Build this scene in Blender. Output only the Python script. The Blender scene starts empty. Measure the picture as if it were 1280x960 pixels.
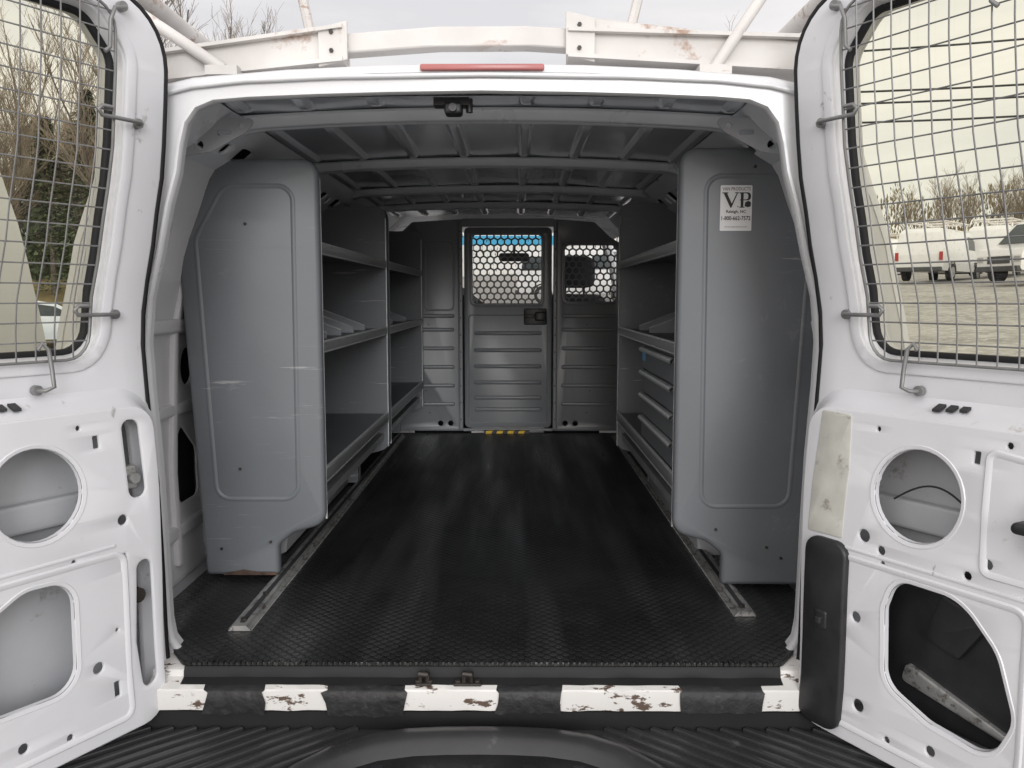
import bpy, bmesh, math, random
from mathutils import Vector, Matrix, noise
from mathutils.geometry import tessellate_polygon
random.seed(7)
S = bpy.context.scene
COL = S.collection
S.view_settings.view_transform = 'Standard'
S.view_settings.look = 'None'
S.view_settings.exposure = 0

# ------------------------------------------------------------------ helpers
def interp(x, tb):
    if x <= tb[0][0]: return tb[0][1]
    for (a, fa), (b, fb) in zip(tb, tb[1:]):
        if x <= b:
            t = (x-a)/(b-a); t = t*t*(3-2*t)*.3 + t*.7
            return fa + (fb-fa)*t
    return tb[-1][1]

def rounded(pts, n=6):
    out = []; N = len(pts)
    for i in range(N):
        x, y, r = pts[i]
        p = Vector((x, y)); a = Vector(pts[i-1][:2]); b = Vector(pts[(i+1) % N][:2])
        if r <= 0: out.append((x, y)); continue
        da = (a-p).normalized(); db = (b-p).normalized()
        ang = da.angle(db); d = r/math.tan(ang/2)
        d = min(d, (a-p).length*.49, (b-p).length*.49); rr = d*math.tan(ang/2)
        c = p + (da+db).normalized()*(rr/math.sin(ang/2))
        s = p+da*d-c; e = p+db*d-c
        a0 = math.atan2(s.y, s.x); a1 = math.atan2(e.y, e.x)
        while a1-a0 > math.pi: a1 -= 2*math.pi
        while a1-a0 < -math.pi: a1 += 2*math.pi
        for k in range(n+1):
            t = a0+(a1-a0)*k/n
            out.append((c.x+rr*math.cos(t), c.y+rr*math.sin(t)))
    return out

def rrect(x0, x1, y0, y1, r, n=5):
    return rounded([(x0, y0, r), (x1, y0, r), (x1, y1, r), (x0, y1, r)], n)
def circle(cx, cy, r, n=28, ry=None):
    ry = ry or r
    return [(cx+r*math.cos(2*math.pi*i/n), cy+ry*math.sin(2*math.pi*i/n)) for i in range(n)]
def area(p):
    return sum(p[i-1][0]*p[i][1]-p[i][0]*p[i-1][1] for i in range(len(p)))/2
def offset(p, d):
    """positive d shrinks"""
    if area(p) < 0: p = p[::-1]
    N = len(p); out = []
    for i in range(N):
        a = Vector(p[i-1]); b = Vector(p[i]); c = Vector(p[(i+1) % N])
        e1 = (b-a); e2 = (c-b)
        if e1.length < 1e-7: e1 = e2
        if e2.length < 1e-7: e2 = e1
        e1 = e1.normalized(); e2 = e2.normalized()
        n1 = Vector((-e1.y, e1.x)); n2 = Vector((-e2.y, e2.x))
        m = n1+n2
        if m.length < 1e-5: m = n1
        m.normalize(); f = 1/max(.5, m.dot(n1))
        out.append((b.x+m.x*d*f, b.y+m.y*d*f))
    return out
def densify(p, st=.07):
    o = []
    for i in range(len(p)):
        a = Vector(p[i-1]); q = Vector(p[i]); n = max(1, int((q-a).length/st))
        for k in range(n): o.append(tuple(a.lerp(q, k/n)))
    return o

IDF = lambda a, b, t: (a, b, t)
class MB:
    def __init__(s): s.v = []; s.f = []; s.m = []
    def add(s, vs, fs, mi=0):
        o = len(s.v); s.v += [tuple(v) for v in vs]
        for f in fs: s.f.append(tuple(i+o for i in f)); s.m.append(mi)
        return s
    def box(s, x0, x1, y0, y1, z0, z1, mi=0, fn=None):
        v = [(x, y, z) for x in (x0, x1) for y in (y0, y1) for z in (z0, z1)]
        if fn: v = [fn(*p) for p in v]
        return s.add(v, [(0,1,3,2),(4,6,7,5),(0,4,5,1),(2,3,7,6),(0,2,6,4),(1,5,7,3)], mi)
    def tube(s, pts, r, n=8, mi=0, closed=False, cap=True):
        P = [Vector(p) for p in pts]; N = len(P)
        R = r if isinstance(r, (list, tuple)) else [r]*N
        vs = []; up = Vector((0, 0, 1)); prev = None
        for i in range(N):
            if closed: t = P[(i+1) % N]-P[i-1]
            else: t = P[min(i+1, N-1)]-P[max(i-1, 0)]
            t = t.normalized() if t.length > 1e-9 else Vector((0,0,1))
            if prev is None:
                a = t.cross(up)
                if a.length < .05: a = t.cross(Vector((1, 0, 0)))
            else: a = prev - t*prev.dot(t)
            a.normalize(); prev = a; b = t.cross(a)
            for k in range(n):
                q = 2*math.pi*k/n
                vs.append(P[i]+(a*math.cos(q)+b*math.sin(q))*R[i])
        fs = []
        for i in range(N if closed else N-1):
            j = (i+1) % N
            for k in range(n):
                l = (k+1) % n
                fs.append((i*n+k, i*n+l, j*n+l, j*n+k))
        if cap and not closed:
            fs.append(tuple(range(n))[::-1]); fs.append(tuple((N-1)*n+k for k in range(n)))
        return s.add(vs, fs, mi)
    def cyl(s, c, axis, r, h, n=24, mi=0):
        c = Vector(c); a = Vector(axis).normalized()
        return s.tube([c-a*h/2, c+a*h/2], r, n, mi)
    def plate(s, outer, holes=(), t0=0, t1=.01, ch=0, fn=IDF, step=None, mi=0, back=True):
        if area(outer) < 0: outer = outer[::-1]
        holes = [h if area(h) > 0 else h[::-1] for h in holes]
        bm = bmesh.new()
        loops = [outer]+list(holes)
        rows = [(t0, 0)]
        if ch > 0: rows += [(t1-ch, 0), (t1-ch*.3, ch*.3), (t1, ch)]
        else: rows += [(t1, 0)]
        L = []
        for li, lp in enumerate(loops):
            rr = []
            for (t, o) in rows:
                q = offset(lp, o if li == 0 else -o) if o else lp
                rr.append([bm.verts.new((x, y, t)) for x, y in q])
            L.append(rr)
            for a, b in zip(rr, rr[1:]):
                n = len(a)
                for i in range(n):
                    j = (i+1) % n
                    bm.faces.new((a[i], a[j], b[j], b[i]))
        def cap(k):
            flat = []
            for rr in L: flat += rr[k]
            tri = tessellate_polygon([[Vector((v.co.x, v.co.y, 0)) for v in rr[k]] for rr in L])
            for t in tri:
                try: bm.faces.new([flat[i] for i in t])
                except ValueError: pass
        cap(-1)
        if back: cap(0)
        if step:
            for ax in (0, 1):
                st = step[ax]
                if not st: continue
                lo = min(p[ax] for p in outer); hi = max(p[ax] for p in outer)
                k = math.floor(lo/st)+1
                while k*st < hi-1e-6:
                    no = [0, 0, 0]; no[ax] = 1; co = [0, 0, 0]; co[ax] = k*st
                    bmesh.ops.bisect_plane(bm, geom=bm.verts[:]+bm.edges[:]+bm.faces[:], plane_co=co, plane_no=no)
                    k += 1
        bmesh.ops.recalc_face_normals(bm, faces=bm.faces[:])
        bm.verts.index_update()
        s.add([fn(*v.co) for v in bm.verts], [[v.index for v in f.verts] for f in bm.faces], mi)
        bm.free(); return s
    def loft(s, rows, closed=True, mi=0):
        n = len(rows[0]); vs = [p for r in rows for p in r]; fs = []
        for i in range(len(rows)-1):
            for k in range(n if closed else n-1):
                l = (k+1) % n
                fs.append((i*n+k, i*n+l, (i+1)*n+l, (i+1)*n+k))
        return s.add(vs, fs, mi)
    def mesh(s, name, mats, smooth=35):
        me = bpy.data.meshes.new(name); me.from_pydata(s.v, [], s.f); me.update()
        for m in mats: me.materials.append(m)
        me.polygons.foreach_set('material_index', s.m)
        bm = bmesh.new(); bm.from_mesh(me)
        bmesh.ops.remove_doubles(bm, verts=bm.verts[:], dist=1e-5)
        bmesh.ops.recalc_face_normals(bm, faces=bm.faces[:]); bm.to_mesh(me); bm.free()
        if smooth:
            me.polygons.foreach_set('use_smooth', [True]*len(me.polygons))
            me.set_sharp_from_angle(angle=math.radians(smooth))
        return me
    def obj(s, name, mats, parent=None, smooth=35, bevel=0, **kw):
        if not isinstance(mats, (list, tuple)): mats = [mats]
        o = bpy.data.objects.new(name, s.mesh(name, mats, smooth))
        COL.objects.link(o)
        if bevel:
            b = o.modifiers.new('bevel', 'BEVEL'); b.width = bevel; b.segments = 2; b.limit_method = 'ANGLE'; b.angle_limit = .7
        if parent:
            o.parent = parent
            o.matrix_parent_inverse = WM(parent).inverted()
        for k, v in kw.items(): o[k] = v
        return o
def WM(o):
    m = o.matrix_basis.copy()
    if o.parent: m = WM(o.parent) @ o.matrix_parent_inverse @ m
    return m
def empty(name, loc, label, cat, **kw):
    o = bpy.data.objects.new(name, None); o.location = loc; o.empty_display_size = .1
    COL.objects.link(o); o['label'] = label; o['category'] = cat
    for k, v in kw.items(): o[k] = v
    return o
def copy_thing(top, loc, rz=0, sc=1, label=None):
    m = {}
    n = top.copy(); COL.objects.link(n); m[top] = n
    n.location = loc; n.rotation_euler = (0, 0, rz); n.scale = (sc, sc, sc)
    if label: n['label'] = label
    def rec(a):
        for c in a.children:
            if c in m.values(): continue
            k = c.copy(); COL.objects.link(k); k.parent = m[a]; m[c] = k
            rec(c)
    rec(top)
    return n

# ------------------------------------------------------------------ materials
def nn(nt, t, **kw):
    n = nt.nodes.new(t)
    for k, v in kw.items(): setattr(n, k, v)
    return n
def pm(name, col, rough=.5, metal=0, var=.08, scale=5, bump=0, bscale=150, dirt=None, dthr=.6, dscale=4, dsoft=.08, coat=0, rvar=.1, stretch=(1,1,1), spec=.5, scratch=None, sthr=.66, sstretch=(2.5,2.5,45)):
    m = bpy.data.materials.new(name); m.use_nodes = True; nt = m.node_tree
    b = nt.nodes['Principled BSDF']; L = nt.links
    tc = nn(nt, 'ShaderNodeTexCoord'); mp = nn(nt, 'ShaderNodeMapping'); mp.inputs['Scale'].default_value = stretch
    L.new(tc.outputs['Object'], mp.inputs[0])
    n1 = nn(nt, 'ShaderNodeTexNoise'); n1.inputs['Scale'].default_value = scale; n1.inputs['Detail'].default_value = 6
    L.new(mp.outputs[0], n1.inputs['Vector'])
    r = nn(nt, 'ShaderNodeValToRGB')
    r.color_ramp.elements[0].position = .3; r.color_ramp.elements[1].position = .7
    r.color_ramp.elements[0].color = [c*(1-var) for c in col]+[1]
    r.color_ramp.elements[1].color = [min(1, c*(1+var)) for c in col]+[1]
    L.new(n1.outputs[0], r.inputs[0]); out = r.outputs[0]
    def layer(out, mapping, scl, thr, soft, colr, mask_scale=None):
        n2 = nn(nt, 'ShaderNodeTexNoise'); n2.inputs['Scale'].default_value = scl; n2.inputs['Detail'].default_value = 9; n2.inputs['Roughness'].default_value = .7
        L.new(mapping.outputs[0], n2.inputs['Vector'])
        r2 = nn(nt, 'ShaderNodeValToRGB'); r2.color_ramp.elements[0].position = thr; r2.color_ramp.elements[1].position = min(1, thr+soft)
        L.new(n2.outputs[0], r2.inputs[0]); fac = r2.outputs[0]
        if mask_scale:
            n4 = nn(nt, 'ShaderNodeTexNoise'); n4.inputs['Scale'].default_value = mask_scale; L.new(tc.outputs['Object'], n4.inputs['Vector'])
            r4 = nn(nt, 'ShaderNodeValToRGB'); r4.color_ramp.elements[0].position = .5; r4.color_ramp.elements[1].position = .62; L.new(n4.outputs[0], r4.inputs[0])
            mu = nn(nt, 'ShaderNodeMath', operation='MULTIPLY'); L.new(fac, mu.inputs[0]); L.new(r4.outputs[0], mu.inputs[1]); fac = mu.outputs[0]
        mx = nn(nt, 'ShaderNodeMix', data_type='RGBA'); L.new(fac, mx.inputs[0]); L.new(out, mx.inputs[6]); mx.inputs[7].default_value = list(colr)+[1]
        return mx.outputs[2]
    if dirt: out = layer(out, mp, dscale, dthr, dsoft, dirt)
    if scratch:
        mp2 = nn(nt, 'ShaderNodeMapping'); mp2.inputs['Scale'].default_value = sstretch; mp2.inputs['Rotation'].default_value = (.15,.12,.3)
        L.new(tc.outputs['Object'], mp2.inputs[0])
        out = layer(out, mp2, 1.7, sthr, .05, scratch, 2.2)
    L.new(out, b.inputs['Base Color'])
    b.inputs['Metallic'].default_value = metal; b.inputs['Coat Weight'].default_value = coat; b.inputs['Coat Roughness'].default_value = .1
    b.inputs['Specular IOR Level'].default_value = spec
    mr = nn(nt, 'ShaderNodeMapRange'); mr.inputs[3].default_value = max(.02, rough-rvar); mr.inputs[4].default_value = rough+rvar
    L.new(n1.outputs[0], mr.inputs[0]); L.new(mr.outputs[0], b.inputs['Roughness'])
    if bump:
        n3 = nn(nt, 'ShaderNodeTexNoise'); n3.inputs['Scale'].default_value = bscale; n3.inputs['Detail'].default_value = 4
        L.new(tc.outputs['Object'], n3.inputs['Vector'])
        bp = nn(nt, 'ShaderNodeBump'); bp.inputs['Strength'].default_value = bump; bp.inputs['Distance'].default_value = .01
        L.new(n3.outputs[0], bp.inputs['Height']); L.new(bp.outputs[0], b.inputs['Normal'])
    return m

M_white = pm('white_van_paint', (.64,.645,.66), .3, coat=.4, var=.03, dirt=(.34,.33,.31), dthr=.66, dscale=5, dsoft=.1, scratch=(.24,.22,.20), sthr=.66)
M_white_in = pm('white_door_inner_paint', (.62,.625,.65), .33, coat=.3, var=.04, dirt=(.30,.28,.26), dthr=.65, dscale=8, dsoft=.06, bump=.03, bscale=12, scratch=(.20,.19,.18), sthr=.64, sstretch=(14,14,5))
M_sill = pm('chipped_sill_paint', (.62,.61,.59), .5, var=.08, dirt=(.09,.06,.045), dthr=.575, dscale=30, dsoft=.02, stretch=(.45,1,1))
M_rack = pm('weathered_rack_paint', (.59,.57,.55), .55, var=.14, dirt=(.33,.21,.15), dthr=.585, dscale=6, dsoft=.08, scratch=(.30,.18,.12), sthr=.53, sstretch=(6,6,18))
M_grey = pm('shelf_grey_paint', (.132,.143,.155), .47, var=.09, scale=2.5, dirt=(.185,.195,.205), dthr=.62, dscale=9, dsoft=.1, bump=.02, bscale=60, scratch=(.32,.32,.32), sthr=.60)
M_greyd = pm('shelf_dark_grey_paint', (.125,.133,.142), .42, var=.12, scale=3, dirt=(.23,.23,.23), dthr=.66, dscale=9, scratch=(.26,.26,.26), sthr=.62)
M_div = pm('bin_divider_grey', (.20,.21,.225), .4, var=.08)
M_lip = pm('worn_shelf_lip', (.27,.28,.29), .34, metal=.2, var=.12, scale=12, dirt=(.12,.12,.12), dthr=.6, dscale=25)
M_part = pm('partition_grey_paint', (.20,.212,.226), .33, var=.07, scale=3, dirt=(.30,.30,.30), dthr=.68, dscale=12)
M_ceil = pm('ceiling_grey_primer', (.72,.76,.82), .15, metal=.15, var=.05, scale=2.5, rvar=.05, bump=.10, bscale=4, coat=.8)
M_bow = pm('roof_bow_grey', (.72,.75,.79), .3, metal=.1, var=.06, scale=6, coat=.2)
M_gus = pm('gusset_primer', (.36,.37,.39), .4, var=.08, scale=6)
M_alu = pm('worn_aluminium', (.42,.42,.41), .4, metal=.6, var=.2, scale=20, dirt=(.15,.14,.13), dthr=.52, dscale=30)
M_edge = pm('bright_lip_edge', (.50,.51,.52), .35, metal=.4, var=.15, scale=20, dirt=(.2,.2,.2), dthr=.58, dscale=30)
M_wire = pm('zinc_wire', (.20,.20,.20), .4, metal=.3, var=.15, scale=30)
M_blackp = pm('black_plastic', (.018,.018,.02), .42, var=.2, scale=20, bump=.08, bscale=250)
M_pad = pm('bumper_pad_plastic', (.034,.034,.036), .32, var=.25, scale=6, dirt=(.08,.08,.08), dthr=.62, dscale=12)
M_tape = pm('black_tape', (.014,.014,.015), .5, var=.3, scale=9, dirt=(.07,.066,.06), dthr=.61, dscale=18, bump=.5, bscale=25, spec=.35)
M_seal = pm('rubber_seal', (.012,.012,.013), .6, var=.2, spec=.3)
M_dark = pm('dark_cavity', (.03,.03,.033), .7, var=.3)
M_redl = pm('red_lens', (.40,.13,.125), .4, var=.15, coat=.2)
M_steel = pm('dark_rusty_steel', (.04,.034,.03), .5, metal=.4, var=.3, scale=40)
M_yellow = pm('hazard_yellow', (.80,.52,.02), .45, var=.1)
M_seat = pm('seat_fabric', (.045,.047,.052), .85, var=.15, bump=.2, bscale=300)
M_dash = pm('dashboard_plastic', (.05,.05,.055), .6, var=.1)
M_cream = pm('old_adhesive', (.46,.46,.42), .6, var=.15, scale=15, dirt=(.26,.24,.21), dthr=.56, dscale=18)
M_rust = pm('rust_stain', (.07,.042,.03), .8, var=.6, scale=40)
M_paper = pm('sticker_white', (.66,.66,.66), .4, var=.03)
M_ink = pm('sticker_black', (.02,.02,.02), .5, var=.02)
M_blue = pm('blue_sticker', (.08,.35,.65), .4, var=.05)
M_tyre = pm('tyre_rubber', (.02,.02,.02), .8, var=.2)
M_rim = pm('wheel_rim', (.45,.45,.46), .4, metal=.6, var=.1)
M_wing = pm('vehicle_dark_glass', (.03,.04,.045), .08, var=.1, rvar=.02)
M_bark = pm('bark', (.13,.11,.095), .9, var=.3, scale=8)
M_tan = pm('grey_van_paint', (.48,.48,.46), .4, coat=.3, var=.04)
M_carblue = pm('silver_car_paint', (.50,.55,.61), .3, coat=.5, var=.03)
M_taill = pm('tail_lamp', (.3,.02,.02), .3, var=.1)
M_grav = pm('gravel', (.29,.28,.265), .95, var=.32, scale=.9, bump=1, bscale=9, dirt=(.45,.44,.42), dthr=.48, dscale=5, dsoft=.12)
M_grass = pm('dry_grass', (.22,.175,.085), .95, var=.3, scale=.8, bump=.6, bscale=10, dirt=(.12,.125,.06), dthr=.5, dscale=.6, dsoft=.2)
pm_inner = pm('door_cavity_paint', (.42,.43,.45), .5, var=.12, dirt=(.22,.21,.19), dthr=.6, dscale=8)

def leafmat(name, a, b):
    m = bpy.data.materials.new(name); m.use_nodes = True; nt = m.node_tree; bs = nt.nodes['Principled BSDF']
    tc = nn(nt, 'ShaderNodeTexCoord'); n = nn(nt, 'ShaderNodeTexNoise'); n.inputs['Scale'].default_value = 1.3; n.inputs['Detail'].default_value = 5
    r = nn(nt, 'ShaderNodeValToRGB'); r.color_ramp.elements[0].position = .35; r.color_ramp.elements[1].position = .65
    r.color_ramp.elements[0].color = a+(1,); r.color_ramp.elements[1].color = b+(1,)
    nt.links.new(tc.outputs['Object'], n.inputs[0]); nt.links.new(n.outputs[0], r.inputs[0]); nt.links.new(r.outputs[0], bs.inputs['Base Color'])
    bs.inputs['Roughness'].default_value = .8; return m
M_leaf = leafmat('conifer_needles', (.045,.07,.035), (.11,.135,.065))
M_twig = leafmat('winter_twigs', (.15,.12,.095), (.26,.215,.165))
M_twigy = leafmat('far_wood_foliage', (.12,.10,.065), (.21,.17,.10))

def glassmat(name, tint):
    m = bpy.data.materials.new(name); m.use_nodes = True; nt = m.node_tree; nt.nodes.clear()
    o = nn(nt, 'ShaderNodeOutputMaterial'); t = nn(nt, 'ShaderNodeBsdfTransparent'); g = nn(nt, 'ShaderNodeBsdfGlossy'); mx = nn(nt, 'ShaderNodeMixShader')
    t.inputs[0].default_value = tint+(1,); g.inputs['Roughness'].default_value = .02
    fr = nn(nt, 'ShaderNodeFresnel'); fr.inputs[0].default_value = 1.35
    nt.links.new(fr.outputs[0], mx.inputs[0]); nt.links.new(t.outputs[0], mx.inputs[1]); nt.links.new(g.outputs[0], mx.inputs[2]); nt.links.new(mx.outputs[0], o.inputs[0])
    return m
M_glass = glassmat('tinted_window_glass', (.97,.95,.80))
M_wind = glassmat('windshield_glass', (.97,.97,.93))
M_band = glassmat('windshield_shade_band', (.12,.50,.78))

def matrubber():
    m = bpy.data.materials.new('diamond_rubber_mat'); m.use_nodes = True; nt = m.node_tree; L = nt.links; b = nt.nodes['Principled BSDF']
    tc = nn(nt, 'ShaderNodeTexCoord'); sp = nn(nt, 'ShaderNodeSeparateXYZ'); L.new(tc.outputs['Object'], sp.inputs[0])
    def ma(op, a, bb=None):
        n = nn(nt, 'ShaderNodeMath', operation=op)
        for i, q in enumerate((a, bb)):
            if q is None: continue
            if isinstance(q, (int, float)): n.inputs[i].default_value = q
            else: L.new(q, n.inputs[i])
        return n.outputs[0]
    x, y = sp.outputs[0], sp.outputs[1]
    k = math.pi/.029
    s1 = ma('SINE', ma('MULTIPLY', ma('ADD', x, y), k)); s2 = ma('SINE', ma('MULTIPLY', ma('SUBTRACT', x, y), k))
    pa = ma('ABSOLUTE', ma('MULTIPLY', s1, s2))
    h = ma('MINIMUM', ma('MAXIMUM', pa, .2), .5)
    wv = ma('POWER', ma('ABSOLUTE', ma('SINE', ma('MULTIPLY', x, math.pi/.21))), 3.0)
    n1 = nn(nt, 'ShaderNodeTexNoise'); n1.inputs['Scale'].default_value = 2.2; n1.inputs['Detail'].default_value = 10; n1.inputs['Roughness'].default_value = .65; L.new(tc.outputs['Object'], n1.inputs['Vector'])
    mp = nn(nt, 'ShaderNodeMapping'); mp.inputs['Scale'].default_value = (4.6, .4, 1); mp.inputs['Location'].default_value = (.37,.1,0); L.new(tc.outputs['Object'], mp.inputs[0])
    n2 = nn(nt, 'ShaderNodeTexNoise'); n2.inputs['Scale'].default_value = 1.5; n2.inputs['Detail'].default_value = 3; L.new(mp.outputs[0], n2.inputs['Vector'])
    r = nn(nt, 'ShaderNodeValToRGB'); r.color_ramp.elements[0].position = .42; r.color_ramp.elements[1].position = .72
    r.color_ramp.elements[0].color = (.008,.0085,.009,1); r.color_ramp.elements[1].color = (.034,.035,.035,1)
    L.new(n1.outputs[0], r.inputs[0])
    ms = nn(nt, 'ShaderNodeMapRange'); ms.inputs[1].default_value = .50; ms.inputs[2].default_value = .66; ms.inputs[3].default_value = 0; ms.inputs[4].default_value = .7; L.new(n2.outputs[0], ms.inputs[0])
    mz = nn(nt, 'ShaderNodeMix', data_type='RGBA'); L.new(ms.outputs[0], mz.inputs[0]); L.new(r.outputs[0], mz.inputs[6]); mz.inputs[7].default_value = (.062,.064,.062,1)
    mr0 = nn(nt, 'ShaderNodeMapRange'); mr0.inputs[1].default_value = .15; mr0.inputs[2].default_value = .4; mr0.inputs[3].default_value = .7; mr0.inputs[4].default_value = 0; L.new(pa, mr0.inputs[0])
    mx = nn(nt, 'ShaderNodeMix', data_type='RGBA'); L.new(mr0.outputs[0], mx.inputs[0]); L.new(mz.outputs[2], mx.inputs[6]); mx.inputs[7].default_value = (.003,.003,.003,1)
    L.new(mx.outputs[2], b.inputs['Base Color'])
    mr = nn(nt, 'ShaderNodeMapRange'); mr.inputs[1].default_value = .38; mr.inputs[2].default_value = .64; mr.inputs[3].default_value = .52; mr.inputs[4].default_value = .27
    L.new(n2.outputs[0], mr.inputs[0]); L.new(mr.outputs[0], b.inputs['Roughness'])
    b1 = nn(nt, 'ShaderNodeBump'); b1.inputs['Strength'].default_value = .6; b1.inputs['Distance'].default_value = .02; L.new(ma('MULTIPLY', wv, .25), b1.inputs['Height'])
    b2 = nn(nt, 'ShaderNodeBump'); b2.inputs['Strength'].default_value = .9; b2.inputs['Distance'].default_value = .006; L.new(h, b2.inputs['Height']); L.new(b1.outputs[0], b2.inputs['Normal'])
    L.new(b2.outputs[0], b.inputs['Normal'])
    return m
M_mat = matrubber()

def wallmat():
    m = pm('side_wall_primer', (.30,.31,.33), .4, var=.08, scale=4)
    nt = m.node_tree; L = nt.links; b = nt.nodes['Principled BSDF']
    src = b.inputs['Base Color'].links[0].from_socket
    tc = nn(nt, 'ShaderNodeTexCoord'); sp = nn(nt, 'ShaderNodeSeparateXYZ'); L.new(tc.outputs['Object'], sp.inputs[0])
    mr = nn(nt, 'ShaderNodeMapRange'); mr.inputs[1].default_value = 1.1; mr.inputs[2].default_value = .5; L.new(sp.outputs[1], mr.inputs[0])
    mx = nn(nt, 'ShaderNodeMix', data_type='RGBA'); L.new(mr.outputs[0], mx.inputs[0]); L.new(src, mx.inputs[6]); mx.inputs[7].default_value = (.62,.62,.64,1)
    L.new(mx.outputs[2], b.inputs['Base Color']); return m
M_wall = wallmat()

# ------------------------------------------------------------------ terrain
def G(x, y): return -.65+.03*y+.055*x
g = MB(); N = 60
xs = [math.copysign(abs(i/N)**2.2*600, i) for i in range(-N, N+1)]
g.add([(x, y, G(x, y)+.02*noise.noise(Vector((x*.3, y*.3, 0)))) for y in xs for x in xs],
      [(j*(2*N+1)+i, j*(2*N+1)+i+1, (j+1)*(2*N+1)+i+1, (j+1)*(2*N+1)+i) for j in range(2*N) for i in range(2*N)])
o = g.obj('ground', M_grav); o['kind'] = 'structure'
o['label'] = 'grey gravel parking lot around the van'; o['category'] = 'ground'
g = MB(); rows = []
for j, (d, h) in enumerate([(0,.03), (3,.6), (7,1.7), (12,2.3), (30,2.6), (70,3.2)]):
    row = []
    for i in range(61):
        a = math.radians(98+i*1.45)
        R = 27+d+1.2*noise.noise(Vector((i*.15, j, 0)))
        x, y = R*math.cos(a), R*math.sin(a)
        row.append((x, y, G(x, y)+h*min(1,i/6+.03)+.25*noise.noise(Vector((x*.2, y*.2, 3)))*(j > 0)))
    rows.append(row)
g.loft(rows, closed=False)
o = g.obj('grass_bank', M_grass); o['kind'] = 'structure'; o['label'] = 'dry grassy bank at the edge of the gravel lot'; o['category'] = 'grass bank'
g = MB(); rows = []
for j, (d, h) in enumerate([(0,.02), (5,.5), (14,1.6), (40,3.5), (120,4)]):
    rows.append([((66+d)*math.cos(math.radians(20+i)), (66+d)*math.sin(math.radians(20+i)), G((66+d)*math.cos(math.radians(20+i)), (66+d)*math.sin(math.radians(20+i)))+h+.4*noise.noise(Vector((i*.3,j,7)))*(j>0)) for i in range(64)])
g.loft(rows, closed=False)
o = g.obj('wooded_rise', M_grass); o['kind'] = 'structure'; o['label'] = 'low rise of dry grass beyond the gravel lot'; o['category'] = 'hill'

# ------------------------------------------------------------------ trees
def bare_tree(h, seed):
    rnd = random.Random(seed); t = MB(); tw = MB()
    def br(p, d, L, r, dep):
        pts = [p]; q = p.copy(); dd = d.copy()
        for i in range(3):
            dd = (dd+Vector((rnd.uniform(-.18,.18), rnd.uniform(-.18,.18), rnd.uniform(-.02,.12)))).normalized()
            q = q+dd*L/3; pts.append(q.copy())
        (t if dep < 2 else tw).tube(pts, [r*(1-.14*i) for i in range(4)], 6 if dep == 0 else 4 if dep < 3 else 3, cap=False)
        if dep >= 4: return
        n = 9 if dep == 0 else 5 if dep < 3 else 4
        for k in range(n):
            f = rnd.uniform(.3, 1) if dep == 0 else rnd.uniform(.2, 1)
            b = pts[min(2, int(f*3))].lerp(pts[min(3, int(f*3)+1)], (f*3) % 1)
            a = rnd.uniform(0, 6.28); sp = rnd.uniform(.4, .85)
            nd = (dd*1.0+Vector((math.cos(a)*sp, math.sin(a)*sp, rnd.uniform(.1,.5)))).normalized()
            br(b, nd, L*rnd.uniform(.42,.6), max(.006, r*.42), dep+1)
    br(Vector((0,0,-.2)), Vector((0,0,1)), h*.66, h*.011, 0)
    return t, tw
def conifer(h, seed):
    rnd = random.Random(seed); t = MB(); c = MB()
    t.tube([(0,0,-.2), (0.05,0,h*.5), (0,0,h)], [h*.018, h*.011, .01], 6)
    for i in range(3000):
        f = rnd.random()**.8; z = h*(.12+.88*f)
        a = rnd.uniform(0, 6.28); R = h*.22*(1-f)**.8*(.7+.4*math.sin(a*3+z*2.1))+.1
        rr = R*math.sqrt(rnd.uniform(.1, 1))
        x, y = rr*math.cos(a), rr*math.sin(a); z -= rr*.25
        s = rnd.uniform(.06,.15)*h/8
        u = Vector((math.cos(a), math.sin(a), rnd.uniform(-.6,.2)))*s; v = Vector((-math.sin(a), math.cos(a), rnd.uniform(-.4,.4)))*s*.5
        p = Vector((x, y, z))
        c.add([p-u-v, p+u*.2-v, p+u*1.4, p+u*.2+v], [(0,1,2,3)])
    return t, c
protos = []
for i in range(3):
    t, tw = bare_tree(8.5+i, 20+i)
    e = empty('bare_tree', (0,0,0), 'tall leafless deciduous tree at the lot edge', 'tree', group='trees around the gravel lot')
    t.obj('trunk', M_bark, e, 60); tw.obj('crown', M_twig, e, 60); protos.append(e)
for i in range(2):
    t, c = conifer(6+1.5*i, 40+i)
    e = empty('conifer_tree', (0,0,0), 'dark green conifer at the lot edge', 'tree', group='trees around the gravel lot')
    t.obj('trunk', M_bark, e, 60); c.obj('crown', M_leaf, e, 0); protos.append(e)
spots = []
rnd = random.Random(3)
for i in range(74):
    a = math.radians(rnd.uniform(110, 130)); R = rnd.uniform(30, 62)
    spots.append((R*math.cos(a), R*math.sin(a)-1.9, rnd.choice([0,1,2,3,4,0,1,2,3,4,1])))
spots += [(-8.3,25,0),(-10.6,27,2),(-9.4,31,1),(6.6,29,1),(8.3,33,0)]
for i in range(46):
    a = math.radians(rnd.uniform(46, 66)); R = rnd.uniform(78, 94)
    spots.append((R*math.cos(a), R*math.sin(a), rnd.choice([0,1,2])))
used = set()
for (x, y, k) in spots:
    p = protos[k]; far = math.hypot(x, y); ang = math.degrees(math.atan2(y, x))
    bank = (1.4 if far > 70 else 0) if ang < 98 else (2.2 if far > 36 else 1.0)
    sc = rnd.uniform(.8, 1.15)*(.62 if far > 70 else 1.0)
    loc = (x, y, G(x, y)+bank)
    if k not in used:
        p.location = loc; p.scale = (sc,)*3; used.add(k)
    else: copy_thing(p, loc, rnd.uniform(0, 6.28), sc)
w = MB()
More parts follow.
